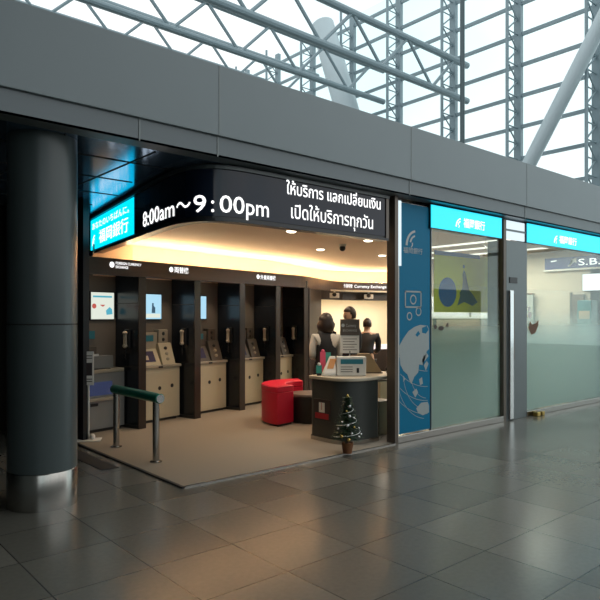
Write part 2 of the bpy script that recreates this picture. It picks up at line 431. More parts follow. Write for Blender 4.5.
# ------------------------------------------------------------------ ceiling of the shop (peach, low) and of the glazed room (higher)
inner = sub(0, LT, -.10, 40)
cpoly = inner + [(6.3,4.98),(11.2,9.2),(11.2,9.4),(8.8,14.2),(2.2,10.0)]
st(MB().prism(cpoly, 2.60, 2.66).build('ceiling_shop','peach'))
st(MB().prism([(6.3,4.98),(12.1,4.98),(12.1,8.8),(10.8,8.8)], 2.86, 2.92).build('ceiling_room','roomceil'))
st(MB().wall([(6.3,4.98),(10.78,8.82)], 2.6, 2.9, .04).build('trim_5','peach'))
# shallow raised ring in the peach ceiling
# ------------------------------------------------------------------ ATM row
corner = [0.01, 1.06, 2.08, 3.03, 3.88]           # right-hand front corners of the partitions
TH = .12
def rf(p): return tuple(rw(p[0],p[1],p[2]))
st(MB().box(-1.25, 3.9, .52, .60, 0, 2.12, rf).build('wall_row_back','bayback'))
st(MB().box(-1.25,-1.04,-.0,.52,0,2.1,rf).build('wall_row_end','wood'))
st(MB().box(-1.04,-.955,-.10,.55,0,3.03,rf).build('wall_row_cap','dark'))
st(MB().wall([tuple(rw(-1.25,.52))[:2], (2.3,9.9)],0,3.03,.1).build('wall_row_side','wood'))
st(MB().wall([(2.3,9.9),(2.5,15.8)],0,3.03,.1).build('wall_passage','farwall'))
names_p = ['between the first and second cash machines, at the pillar end','between the second and third cash machines','between the third and fourth cash machines','between the fourth and fifth cash machines','after the fifth cash machine, beside the wood wall']
for i,k in enumerate(corner):
    r = empty('bay_partition', rw(k-TH/2, 0), RA, 'tall glossy black partition '+names_p[i], 'partition', 'partitions of the cash machine row')
    MB().box(-TH/2,TH/2,0,.50,0.06,2.235).build('panel','part',r,bevel=.004)
    MB().box(-TH/2-.003,TH/2+.003,-.012,.0,0.0,2.095).build('front_edge','wood',r)
    MB().box(-TH/2-.002,TH/2+.002,-.004,.50,0,.06).build('kick','seamdark',r)
    MB().box(-TH/2-.004,-TH/2,.02,.48,1.735,1.745).build('seam','seamdark',r)
# header box with cove strip, continuing round to the exchange counter
hp = [tuple(rw(k,-.02))[:2] for k in (-.95,-.3,.8,1.9,3.0,3.7)] + [(8.20,8.98),(8.85,9.33),(9.45,9.50),(10.0,9.42),(10.6,9.15),(11.0,8.85)]
hps = cr_spline(hp, 6)
h = MB().wall(hps, 2.10, 2.32, .10); st(h.build('wall_header','headwood'))
h = MB().wall(offset(hps,.10), 2.24, 2.27, .42); st(h.build('ceiling_bays','bayback'))
h = MB().wall(offset(hps,.16)[7:], 2.30, 2.33, .06); o = h.build('cove_light','cove'); tag(o,'warm light strip hidden in the cove on top of the wood header','cove light')
# cove back wall above the header, curved behind
cb = [(3.5,8.62)]+[p for p in offset(hps,.56)][9:]
st(MB().wall(cb, 2.12, 2.6, .05).build('wall_cove','peachwall'))
# header lettering
hc=[0]
for a,b in zip(hps,hps[1:]): hc.append(hc[-1]+math.hypot(b[0]-a[0],b[1]-a[1]))
def halong(s,out=.006):
    i = max(j for j in range(len(hc)-1) if hc[j] <= s); a,b = hps[i],hps[i+1]; L=hc[i+1]-hc[i]
    dx,dy=(b[0]-a[0])/L,(b[1]-a[1])/L; return (a[0]+dx*(s-hc[i])+dy*out, a[1]+dy*(s-hc[i])-dx*out)
def onhead(s0): return lambda u,v: (*halong(s0+u), v)
def header_sign(k, lab, items, lw):
    s0 = k+.95
    if lab[0]:
        x,y = halong(s0,0); r = empty('header_sign',(0,0,0),0,lab[1],'wall lettering')
    polys_on('emblem',[disc(.04,2.235,.038)],'white',r,onhead(s0)) if lab[2] else None
    for (t,dx,w_,hh,z) in items: text_on('lettering', t, 'white', r, onhead(s0+dx), w_, hh, z, 0, .01)
header_sign(-.60,(1,'white round emblem and two small lines of lettering over the first cash machine',1),[('FOREIGN CURRENCY',.10,.42,.035,2.245),('EXCHANGE',.10,.20,.035,2.195)],0)
header_sign(.42,(1,'white round emblem and short lettering over the second cash machine',1),[('両替機',.10,.28,.07,2.20)],0)
header_sign(2.36,(1,'white round emblem and lettering over the fourth cash machine',1),[('外貨両替機',.10,.42,.06,2.20)],0)
header_sign(5.84,(1,'white lettering Currency Exchange over the staffed counter',0),[('外貨両替',.0,.26,.065,2.20),('Currency Exchange',.31,.80,.065,2.20),('両替',1.16,.16,.065,2.20)],0)
# downlights under header over first two bays
for i,k in enumerate((-.45,.62,1.6,2.6)):
    o = MB().lathe([(.0,0),(.04,0),(.045,.006),(0,.007)],tuple(rw(k,.25,2.23)),16).build('bay_downlight','lamp')
    tag(o,'small round downlight above the '+('first','second','third','fourth')[i]+' cash machine','downlight','downlights over the cash machines')

# --- ATMs
def atm_lower(r, m='cream'):
    MB().box(-.37,.42,0,.24,.05,.80).build('cabinet',m,r,bevel=.006)
    MB().box(-.36,.36,.012,.24,0,.05).build('plinth','black',r)
def atm_cream(cm='cream', cd='creamd', keys=True):
    r = empty('cash_machine',(0,0,0),RA)
    atm_lower(r)
    MB().box(-.35,.40,-.006,0,.09,.74).build('door','cream',r,bevel=.004)
    d = r.children[-1]
    for x,z in ((.02,.50),(.26,.52)): MB().lathe([(0,-.006),(.03,-.006),(.03,.0),(0,.0)],(0,0,0),12).build('lock','black',d).matrix_local = Matrix.Translation((x,-.008,z)) @ Matrix.Rotation(PI/2,4,'X')
    MB().box(-.385,.43,-.03,.24,.80,.84).build('ledge','creamd',r,bevel=.008)
    MB().box(-.02,.06,-.034,-.03,.80,.825).build('slot','black',r)
    # sloped console
    def wedge(x0,x1,y0,y1,z0,z1,ys): # front face leans back
        mb=MB(); v=[(x0,y0,z0),(x1,y0,z0),(x1,y1,z0),(x0,y1,z0),(x0,ys,z1),(x1,ys,z1),(x1,y1,z1),(x0,y1,z1)]
        V=[mb.bm.verts.new(p) for p in v]
        for q in ((3,2,1,0),(4,5,6,7),(0,1,5,4),(1,2,6,5),(2,3,7,6),(3,0,4,7)): mb.bm.faces.new([V[i] for i in q])
        return mb
    w1=wedge(-.37,.06,.0,.24,.84,1.08,.12).build('console',cm,r,bevel=.006)
    # touchscreen on slope
    def sl(u,t,o=.004):   # u across, t 0..1 up the slope
        return (u, .0+.12*t - o*.894, .84+.24*t + o*.447*0)
    mb=MB(); mb.face([sl(-.31,.22),sl(-.02,.22),sl(-.02,.86),sl(-.31,.86)]); mb.build('touchscreen','violet',w1)
    mb=MB(); mb.face([sl(-.25,.35,.006),sl(-.14,.35,.006),sl(-.14,.6,.006),sl(-.25,.6,.006)]); mb.build('screen_icon','handset',w1)
    w2=wedge(.08,.33,-.01,.24,.84,1.16,.10).build('cash_unit',cm,r,bevel=.006)
    for t,m2 in ((.25,'creamd'),(.5,'creamd'),(.75,'black')):
        y=-.01+.11*t; z=.84+.32*t
        MB().ball((.2,y,z),.035,(1,.35,.8)).build('coin_cup',m2,w2,smooth=True)
    MB().box(-.36,.10,.14,.24,1.08,1.32).build('upper_unit',cd,r,bevel=.006)
    MB().box(-.30,.02,.132,.14,1.19,1.28).build('label_plate','teal',r)
    u=MB().box(.12,.30,.13,.24,1.16,1.36).build('reader_unit',cd,r,bevel=.01)
    for z in (1.21,1.30): MB().ball((.21,.13,z),.028,(1,.4,1)).build('button','black',u,smooth=True)
    return r
def atm_grey():
    r = empty('cash_machine',(0,0,0),RA)
    atm_lower(r,'greym')
    MB().box(-.24,.20,-.008,0,.50,.68).build('lower_screen','bluescr',r)
    MB().box(-.34,.34,-.004,0,.08,.40).build('door','greym',r,bevel=.003)
    MB().box(-.25,.20,-.05,0,.43,.47).build('tray','creamd',r,bevel=.004)
    MB().box(-.16,-.04,-.012,0,.36,.40).build('slot','black',r)
    MB().box(-.385,.385,-.04,.24,.80,.85).build('ledge','creamd',r,bevel=.01)
    MB().box(-.28,.16,-.02,.10,.85,.858).build('keypad_well','black',r)
    MB().box(-.37,.30,.10,.24,.85,1.02).build('console','greym',r,bevel=.006)
    MB().box(-.32,.05,.09,.10,1.02,1.05).build('bill_tray','paper',r,bevel=.003)
    MB().box(-.32,.02,.10,.24,1.05,1.15).build('upper_unit','signgrey',r,bevel=.003)
    MB().box(-.34,.08,.22,.24,1.25,1.36).build('label_plate','teal',r)
    return r
labs = ['grey cash machine with a small blue screen at the pillar end of the row','cream cash machine with sloped console behind the green rail','cream cabinet cash machine with dark console, nearest the one behind the green rail','fourth cream cash machine from the pillar','fifth cream cash machine, a sliver behind the red bench']
a1 = atm_grey(); a2 = atm_cream(); a3 = atm_cream('signgrey','signgrey')
for i,k in enumerate((-.53,.475,1.51,2.495,3.395)):
    o = a1 if i==0 else (a2 if i==1 else (a3 if i==2 else copy_tree(a3)))
    o.location = rw(k,.27); o.scale.x = (.95,1,1,.95,.84)[i]; tag(o,labs[i],'cash machine','cash machines in the row')
# wall telephones on partitions
def phone():
    r = empty('wall_phone',(0,0,0),RA)
    MB().box(-.035,0,-.05,.05,-.12,.14).build('cradle','black',r,bevel=.008)
    hs = MB(); hs.box(-.075,-.045,-.02,.02,-.085,.085); hs.ball((-.06,0,.09),.036,(1,.85,.8)); hs.ball((-.06,0,-.09),.036,(1,.85,.8))
    hs.build('handset','handset',r,smooth=True)
    cdm = MB(); pts=[(-.055+.01*math.sin(i*1.7),.012*math.cos(i*1.7),-.12-.012*i) for i in range(14)]
    for a,b in zip(pts,pts[1:]): cdm.tube(a,b,.005,seg=6)
    cdm.build('cord','black',r)
    return r
ph = phone()
for i,k in enumerate(corner):
    o = ph if i==0 else copy_tree(ph)
    o.location = rw(k-TH-.006,.20,1.24); tag(o,'ivory telephone handset on the partition side of the '+('first','second','third','fourth','fifth')[i]+' cash machine','telephone','telephones in the cash machine bays')
# monitors
def monitor(k,t,w_,lab,m,extras):
    r = empty('wall_monitor', rw(k,t,1.52), RA, lab,'monitor','monitors above the cash machines')
    MB().box(-w_/2-.015,w_/2+.015,-.03,0,-.015,.385).build('frame','black',r,bevel=.004)
    s_ = MB().box(-w_/2,w_/2,-.034,-.03,0,.37).build('screen',m,r)
    for nm,mm,pl in extras: polys_on(nm,[pl],mm,s_,lambda u,v:(u,-.036,v))
monitor(-.33,.52,.37,'lit monitor with a pale page and red and blue spots over the first cash machine','scrw',[('picture_spot','mred',disc(-.14,.18,.035)),('picture_spot','mblue',[(.06,.06),(.16,.07),(.15,.14),(.11,.17),(.05,.12)]),('banner','mblue',[(-.16,.30),(.15,.30),(.15,.325),(-.16,.325)]),('arrow','mred',[(-.05,.2),(.04,.2),(0,.17)])])
monitor(.50,.52,.44,'lit pale blue monitor with a small figure over the second cash machine','scrb',[('figure','mdark',[(.03,.09),(.1,.09),(.1,.17),(.07,.2),(.07,.24),(.04,.24),(.04,.17)]),('banner','scrw',[(-.2,.02),(.2,.02),(.2,.08),(-.2,.08)])])
monitor(1.46,.52,.44,'lit pale monitor partly hidden over the third cash machine','scrb',[])
# wood wall between row and exchange counter
wp=[tuple(rw(3.86,0))[:2],(8.62,9.31)]
st(MB().wall(wp,0,2.10,.12).build('wall_wood','wood'))
a=Vector((*wp[0],0)); b=Vector((*wp[1],0)); q=a.lerp(b,.12)
st(MB().box(q.x-.012,q.x+.012,q.y-.02,q.y+.01,0,2.1).build('trim_6','headwood'))

# ------------------------------------------------------------------ exchange office
lp=[(8.62,9.31),(9.45,9.54),(10.0,9.46),(10.6,9.19),(11.0,8.89)]
st(MB().wall(lp,1.92,2.10,.12).build('wall_lintel','wood'))
st(MB().wall([(8.70,9.42),(10.2,12.9)],0,2.1,.06).build('wall_office_left','officewall'))
st(MB().wall([(10.1,12.95),(14.6,9.8)],0,2.1,.06).build('wall_office_back','officewall'))
st(MB().prism([(8.66,9.42),(10.1,13.05),(14.7,9.9),(11.1,8.95)],2.1,2.13).build('ceiling_office','officewall'))
ct = empty('exchange_counter',(0,0,0),0,'dark fronted exchange counter with a glowing pale top','counter')
cpz=[(9.16,9.40),(9.5,9.48),(10.0,9.38),(10.55,9.12),(10.7,9.03)]
MB().wall(cpz,0,.83,.45).build('front_panel','wood',ct)
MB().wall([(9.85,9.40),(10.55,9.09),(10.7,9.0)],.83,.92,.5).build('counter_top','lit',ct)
MB().wall([(9.18,9.39),(9.5,9.46),(9.82,9.40)],.83,.87,.5).build('counter_ledge','desktop',ct)
# hanging security lamps/projectors under lintel
def fixture(px,py,i):
    r=empty('security_camera',(px,py,2.02),R_(-45),('white boxed camera under the header','white boxed camera under the header')[0]+(' above the woman in the waistcoat' if i==0 else ' above the glowing counter'),'camera','cameras under the counter header')
    MB().box(-.10,.10,-.10,.04,-.07,.03).build('housing','paper',r,bevel=.01)
    MB().ball((0,-.10,.0),.045,(1,.6,1)).build('lens','black',r,smooth=True)
    MB().tube((0,0,.03),(0,0,.08),.02).build('mount','paper',r)
fixture(8.93,9.24,0); fixture(10.02,9.28,1)
# ceiling downlights in the shop, dome camera
for i,(px,py,lab) in enumerate(((4.79,5.71,'round downlight just inside the LED sign'),(6.42,6.95,'round downlight in the middle of the peach ceiling'),(6.16,5.71,'round downlight in the peach ceiling beside the bronze post'),(7.84,6.95,'round downlight deeper in the peach ceiling near the exchange counter'))):
    r=empty('ceiling_downlight',(px,py,2.6),0,lab,'downlight','downlights in the peach ceiling')
    MB().lathe([(.060,-.006),(.072,-.008),(.080,0),(.060,0)],seg=24).build('trim_ring','paper',r,smooth=True)
    MB().lathe([(.0,-.022),(.045,-.020),(.062,-.009),(.062,0)],seg=24).build('lamp_disc','lamp',r)
r=empty('dome_camera',(6.25,6.30,2.6),0,'small dark dome camera hanging from the peach ceiling','dome camera')
MB().lathe([(0,-.03),(.05,-.03),(.055,0)],seg=20).build('base','paper',r,smooth=True)
MB().ball((0,0,-.055),.045).build('dome','black',r,smooth=True)

# ------------------------------------------------------------------ furniture
# green guard rail
r=empty('guard_rail',(3.09,6.45,0.012),0,'low steel guard rail with a thick green padded bar','guard rail')
for y in (-.53,.46):
    p=MB().tube((0,y,.0),(0,y  ,.64),.036,seg=20).build('post','steel',r,smooth=True)
    MB().lathe([(.065,0),(.065,.008),(.04,.014)],(0,y,0),20).build('foot_plate','steel',p,smooth=True)
MB().tube((0,-.62,.68),(0,.52,.68),.052,seg=24).build('bar','green',r,smooth=True)
for y in (-.63,.52): MB().tube((0,y,.68),(0,y+.01,.68),.045,seg=20).build('end_cap','chrome',r,smooth=True)
# standing sign by the rail
r=empty('standing_sign',(2.99,7.50,0),R_(-30),'small white standing notice on a slim pole beside the dark column','standing sign')
MB().box(-.15,.15,-.1,.1,.012,.025).build('base','paper',r,bevel=.004)
MB().ball((.05,-.02,.06),.035,(1,1,1.1)).build('base_knob','paper',r,smooth=True)
MB().tube((0,0,.025),(0,0,.72),.012).build('pole','paper',r,smooth=True)
bd=MB().box(-.065,.065,-.012,.0,.70,1.12).build('board','paper',r,bevel=.004)
MB().box(-.045,.045,-.015,-.012,.82,.98).build('picture','sticker',bd); 
for z in (1.06,1.03,.77,.74): MB().box(-.045,.045,-.014,-.012,z,z+.012).build('text_line','signgrey',bd)
# red arc bench
r=empty('arc_bench',(6.03,6.80,.012),0,'red curved bench wrapping round the black drum stool','bench')
A0,A1=R_(62),R_(190)
def ringseg(r0,r1,z0,z1,a0,a1,n=24):
    mb=MB(); rows=[]
    for i in range(n+1):
        a=a0+(a1-a0)*i/n; c_,s_=math.cos(a),math.sin(a)
        rows.append([mb.bm.verts.new(p) for p in ((r0*c_,r0*s_,z0),(r1*c_,r1*s_,z0),(r1*c_,r1*s_,z1),(r0*c_,r0*s_,z1))])
    for A,B in zip(rows,rows[1:]):
        for i in range(4): mb.bm.faces.new([A[i],B[i],B[(i+1)%4],A[(i+1)%4]])
    mb.bm.faces.new(rows[0][::-1]); mb.bm.faces.new(rows[-1]); return mb
ringseg(.34,.69,.03,.47,A0,A1).build('body','red',r,bevel=.004,smooth=True)
ringseg(.337,.693,.470,.56,A0,A1).build('seat_pad','red',r,bevel=.012,smooth=True)
ringseg(.37,.66,0,.03,A0+.03,A1-.03).build('plinth','black',r)
r=empty('drum_stool',(6.05,6.78,.012),0,'black round drum stool with a brown padded top','stool')
MB().lathe([(.30,0),(.31,.02),(.31,.37),(.30,.38)],seg=40).build('body','blackl',r,smooth=True)
MB().lathe([(.305,.38),(.312,.39),(.30,.415),(0,.42)],seg=40).build('seat_pad','blacktop',r,smooth=True)
# reception desk
dk=empty('reception_desk',(0,0,.012),0,'charcoal reception desk with rounded corner and beige top at the shop entrance','reception desk')
def rrect(x0,y0,x1,y1,rad,n=10,big=None):
    P=[]
    for cx,cy,a,rr in ((x1-rad,y1-rad,0,rad),(x0+rad,y1-rad,90,rad),(x0+(big or rad),y0+(big or rad),180,big or rad),(x1-rad,y0+rad,270,rad)):
        for i in range(n+1):
            t=R_(a+90*i/n); P.append((cx+rr*math.cos(t),cy+rr*math.sin(t)))
    return P
MB().prism(rrect(5.16,5.13,5.74,5.78,.05,big=.26),.05,.76).build('body','desk',dk,smooth=True)
MB().prism(rrect(5.15,5.12,5.75,5.79,.05,big=.27),.0,.05).build('kick_strip','steel',dk,smooth=True)
MB().prism(rrect(5.145,5.10,6.30,5.82,.06,big=.29),.76,.80).build('desk_top','desktop',dk,smooth=True,bevel=.008)
MB().box(5.98,6.24,5.35,5.72,.0,.44).build('drawer_unit','cream',dk,bevel=.008)
MB().box(5.72,6.26,5.72,5.76,.0,.76).build('modesty_panel','black',dk)
MB().box(5.74,6.24,5.3,5.74,.70,.715).build('under_shelf','desktop',dk)
# poster panel on the left face of the desk (faces -X)
fp=MB().box(5.148,5.16,5.40,5.70,.26,.52).build('poster_frame','sticker',dk,bevel=.003)
MB().box(5.144,5.148,5.50,5.60,.36,.48).build('white_block','paper',fp)
MB().box(5.1435,5.144,5.545,5.555,.39,.48).build('mark','redprint',fp)
MB().box(5.144,5.148,5.43,5.67,.28,.35).build('red_block','redprint',fp)
ZT=.812
def LV(p,d=None): return p
DR=R_(-41)  # things on the desk turned to face the hall
r=empty('ticket_terminal',(5.50,5.44,ZT),DR,'white counter terminal with a sloped orange screen on the desk','terminal')
mb=MB(); 
prof=[(-.10,0),(-.10,.04),(.03,.24),(.10,.24),(.10,0)]
mb2=bmesh.new()
va=[mb2.verts.new((-.34+z*.45,y,z)) for y,z in prof]; vb=[mb2.verts.new((-.16,y,z)) for y,z in prof]
mb2.faces.new(va[::-1]); mb2.faces.new(vb)
for i in range(5): mb2.faces.new([va[i],va[(i+1)%5],vb[(i+1)%5],vb[i]])
mb.bm.free(); mb.bm=mb2; mb.build('screen_housing','paper',r,bevel=.012)
def sc(u,t): return (u-.02+.07*t,-.10+.13*t-.004,.04+.20*t+.002)
mb=MB(); mb.face([sc(-.27,.25),sc(-.19,.25),sc(-.19,.85),sc(-.27,.85)]); mb.build('orange_screen','orange',r)
bd=MB().box(-.15,.22,-.06,.10,0,.24).build('cabinet','paper',r,bevel=.012)
MB().box(-.10,.18,-.064,-.06,.15,.21).build('teal_display','teal',bd)
MB().box(.10,.13,-.064,-.06,.04,.10).build('symbol','black',bd)
for z in (.05,.08,.11): MB().box(-.10,.05,-.063,-.06,z,z+.008).build('text_line','signgrey',bd)
r=empty('desk_notice',(5.67,5.58,ZT),DR,'upright notice with a taupe header and white sheet standing behind the terminal','notice stand')
MB().box(-.08,.08,-.05,.05,0,.012).build('base','black',r,bevel=.003)
MB().tube((0,0,.012),(0,0,.30),.01).build('pole','chrome',r)
MB().box(-.12,.12,-.006,.006,.27,.50).build('sheet','paper',r)
hd=MB().box(-.125,.125,-.012,.012,.50,.71).build('header','signgrey',r,bevel=.003)
text_on('lettering','Currency','filmlogo',hd,lambda u,v:(u,-.014,v),.13,.04,.61,-.05)
text_on('lettering','EXCHANGE','filmlogo',hd,lambda u,v:(u,-.014,v),.18,.03,.55,-.09)
polys_on('emblem',[disc(-.09,.63,.022)],'filmlogo',hd,lambda u,v:(u,-.014,v))
for i in range(5): MB().box(-.09,.09-.03*(i%2),-.008,-.006,.31+.035*i,.318+.035*i).build('text_line','signgrey',r.children[2])
# kraft divider
r=empty('kraft_divider',(5.95,5.52,ZT),DR,'kraft coloured slanted display board on the desk beside the post','display board')
mb=MB(); P=[(-.14,0),(.17,0),(.17,.03),(.02,.26),(-.14,.26)]
bm=mb.bm; va=[bm.verts.new((x,-.04,z)) for x,z in P]; vb=[bm.verts.new((x,.04,z)) for x,z in P]
bm.faces.new(va); bm.faces.new(vb[::-1])
for i in range(5): bm.faces.new([va[i],va[(i+1)%5],vb[(i+1)%5],vb[i]])
mb.build('board','card',r,bevel=.004); MB().box(-.16,.19,-.05,.05,0,.012).build('foot','black',r,bevel=.003)
r=empty('desk_phone',(6.16,5.28,ZT),DR,'black telephone lying on the desk against the bronze post','telephone')
MB().box(-.08,.08,-.06,.06,0,.045).build('base','black',r,bevel=.012)
mb=MB(); mb.box(-.07,.07,-.02,.02,.05,.07); mb.ball((-.07,0,.06),.03); mb.ball((.07,0,.06),.03); mb.build('handset','black',r,smooth=True)
for i,(x,y,z0,m_,lab,t) in enumerate(((5.22,5.68,.0,'mint','teal leaflet leaning at the rounded end of the desk',.13),(5.36,5.76,.0,'pink','pink flower card standing behind the orange screen',.29),(5.46,5.77,.0,'mint','tall teal folder standing behind the orange screen',.28))):
    r=empty('leaflet_holder',(x,y,ZT),DR,lab,'leaflet')
    MB().box(-.03,.03,-.03,.03,0,.03).build('foot','black',r,bevel=.003)
    MB().box(-.035,.035,-.005,.005,.03,t).build('card',m_,r)
    if i<2: MB().ball((.0,0,t+.012),.022,(1,.5,1)).build('tip',m_ if i else 'paper',r)
# Christmas tree
t=empty('christmas_tree',(4.91,4.87,.016),0,'small potted christmas tree with silver baubles in front of the reception desk','christmas tree')
MB().lathe([(.045,0),(.06,.10),(.062,.115),(.05,.115),(.0,.105)],seg=20).build('pot','pot',t,smooth=True)
MB().tube((0,0,.1),(0,0,.56),.012,.005,8).build('trunk','bark',t,smooth=True)
mb=MB()
for i in range(1500):
    z=.13+random.random()**.9*.46; rad=(1-(z-.13)/.48)*.15+.012; a=random.random()*2*PI; rr=rad*(.25+.75*random.random())
    p=Vector((rr*math.cos(a),rr*math.sin(a),z)); d=Vector((math.cos(a+random.uniform(-.5,.5)),math.sin(a+random.uniform(-.5,.5)),random.uniform(-.5,.5)))*.035
    q=d.cross(Vector((0,0,1))).normalized()*.006
    mb.face([p-q,p+q,p+d+q*.3,p+d-q*.3])
for i in range(60): # inner dark mass of branches
    a=i*2.4; z=.14+i/60*.42; rad=(1-(z-.13)/.48)*.14
    mb.tube((0,0,z+.02),(rad*math.cos(a),rad*math.sin(a),z),.008,.003,5)
mb.build('foliage','leafg',t)
for i,(a,z) in enumerate(((200,.2),(245,.23),(280,.19),(225,.31),(262,.29),(190,.34),(240,.40),(275,.38),(215,.45),(250,.5),(300,.27),(170,.27),(230,.17),(320,.2))):
    rad=(1-(z-.13)/.48)*.15+.01
    MB().ball((rad*math.cos(R_(a)),rad*math.sin(R_(a)),z),.013 if i%3 else .018).build('bauble','silver' if i%4 else 'gold',t,smooth=True)
mb=MB()
pts=[]
for i in range(70):
    a=R_(150+i*14); z=.18+i*.0045; rad=(1-(z-.13)/.48)*.15+.012; pts.append((rad*math.cos(a),rad*math.sin(a),z))
for a_,b_ in zip(pts,pts[1:]): mb.tube(a_,b_,.0035,seg=5)
mb.build('garland','snow',t)
MB().ball((0,0,.60),.014,(1,1,1.6)).build('star','gold',t)
t.scale=(1.1,1.1,1.07)
# cream box behind post
tag(MB().box(6.75,7.05,6.02,6.3,.012,.62).build('cream_cabinet','cream',bevel=.01),'cream cabinet standing behind the reception desk beside the post','cabinet')

# ------------------------------------------------------------------ shopfront
st(MB().box(5.74,5.80,YF-.03,YF+.10,0,3.03).build('trim_7','brownpost'))
# blue film panel glazing
def pane(name,x0,x1,z0,z1,y=YF+.02,film=True):
    r=empty(name,((x0+x1)/2,y,z0)); st(r)
    hw=(x1-x0)/2; hh=z1-z0
    MB().box(-hw,hw,-.005,.005,0,hh).build('glass_pane','glass',r)
    if film:
        MB().box(-hw+.01,hw-.01,.012,.013,0,1.9).build('frosted_film','film',r)
    return r
pane('window_1',5.80,6.50,.09,2.98,film=False)
pn=empty('blue_banner',(5.84,YF+.01,.10),0,'tall blue window banner with silver bank emblem, money pictogram and grey globe','banner')
MB().box(0,.64,-.0,.004,0,2.87).build('sheet','blue',pn)
def bp(px,py):   # banner plane
    u=(px-400)/32*.62+.005; z=1.55-(py-317)*7.72/612-.10
    return (u,-.003,z)
def bpz(u,z): return (u,-.003,z-.10)
polys_on('emblem',flogo(.15,2.45,.20),'filmlogo',pn,bpz)
text_on('bank_name','福岡銀行','filmlogo',pn,bpz,.38,.06,2.355,.10,.002)
fr=[]
for (x0,x1,z0,z1) in ((.13,.46,1.86,1.88),(.13,.46,1.665,1.685),(.13,.15,1.665,1.88),(.44,.46,1.665,1.88)): fr.append([(x0,z0),(x1,z0),(x1,z1),(x0,z1)])
fr+=arc(.295,1.77,.055,0,360,.018,.018,16)+arc(.40,1.62,.05,0,360,.018,.018,16)+arc(.22,1.56,.045,0,360,.018,.018,16)
polys_on('money_pictogram',fr,'filmgrey',pn,bpz)
land=[[(401,352),(401,345),(405,338),(410,331),(416,327),(422,325),(430,326),(431.5,330),(431.5,350),(429,352),(428,357),(424,360),(425,366),(421,365),(420,373),(416,377),(413,384),(411,380),(409,374),(405,370),(402,364)],
 [(414,392),(418,389),(420,393),(417,398)],[(421,380),(424,378),(425,385),(422,386)],[(426,366),(429,362),(431,365),(428,372)],[(425,358),(429,354),(431,357),(427,362)],
 [(418,409),(423,404),(430,404),(431.5,408),(431.5,415),(425,417),(420,414)],[(405,375),(407,378),(405,381)]]
gl=polys_on('globe_map',land,'filmgrey',pn,bp)
arcs=[]
for rr,a0,a1 in ((.62,178,262),(.50,185,262),(.36,190,262)): arcs+=arc(.60,.86,rr,a0,a1,.007,.007,16)
for z0 in (.35,.52,.70,.9): arcs+=arc(.62,z0+.9,.95,222+z0*5,268,.007,.007,12)
def clipf(P): return all(0<=p[0]<=.635 for p in P)
polys_on('globe_pattern',[P for P in arcs if clipf(P)],'filmgrey',pn,lambda u,z:(u,-.0022,z-.10))
polys_on('globe_stroke',[[(424,333),(424,328),(429,326),(431,330),(428,334)],[(417,335),(420,331),(422,334),(419,337)]],'blue',pn,lambda a,b:(bp(a,b)[0],-.0045,bp(a,b)[2]))
pane('window_2',6.50,8.20,.09,2.70)
pane('window_3',8.90,12.0,.09,2.72)
for i,(x0,x1) in enumerate(((5.80,8.20),(8.86,16.0))):
    st(MB().box(x0,x1,YF-.03,YF+.07,.0,.085).build('trim_%d'%(8+i),'steel',bevel=.006))
st(MB().box(6.49,6.505,YF,YF+.04,.085,2.98).build('trim_10','greypost'))
st(MB().box(8.19,8.26,YF-.03,YF+.08,0,3.0).build('trim_11','brownpost'))
st(MB().box(8.30,8.84,YF,YF+.03,2.72,3.0).build('sky_reflection_panel','skyrefl')); st(MB().box(8.28,8.86,YF-.012,YF,2.84,2.87).build('trim_14','greypost'))  # glowing panel behind the bar paints in the sky's reflection
p=empty('door_pillar',(8.56,YF,0),0,'grey clad pillar between the two glazed bays with a bright steel strip','pillar')
MB().box(-.28,.32,-.02,.30,0,2.70).build('cladding','greypost',p,bevel=.006)
MB().box(-.20,.02,-.03,-.02,2.06,2.15).build('sensor_box','black',p,bevel=.004)
MB().box(-.24,-.13,-.06,-.02,.02,1.95).build('steel_strip','chrome',p,bevel=.01)
MB().box(-.08,-.05,-.024,-.02,.9,1.9).build('groove','brownpost',p)
st(MB().box(5.802,5.84,YF-.01,YF+.012,.09,2.98).build('trim_13','paper'))  # white strip paints the sky's reflection down the pane edge
st(MB().box(5.803,5.87,YF-.02,YF-.010,2.18,2.98).build('sky_reflection_strip','skyrefl'))  # glowing strip paints in the sky mirrored beside the banner
# cyan light boxes
for i,(x0,x1) in enumerate(((6.45,8.15),(8.86,12.3))):
    r=empty('cyan_sign_box',(x0,YF-.02,2.70),0,('cyan backlit sign box over the first glass bay beside the blue banner','cyan backlit sign box over the second glass bay beyond the pillar')[i],'sign','cyan sign boxes')
    L=x1-x0; Z=.31
    MB().box(0,L,0,.16,0,Z).build('casing','dark',r)
    f_=MB().box(.01,L-.01,-.008,0,.01,Z-.005).build('light_panel','cyan',r)
    cx=(.66,.98)[i]; tw=(.52,.62)[i]
    polys_on('emblem',flogo(cx-.12,.075,.12),'white',f_,lambda u,v:(u,-.012,v))
    text_on('bank_name','福岡銀行','white',f_,lambda u,v:(u,-.012,v),tw,.10,.09,cx+.06,.012)
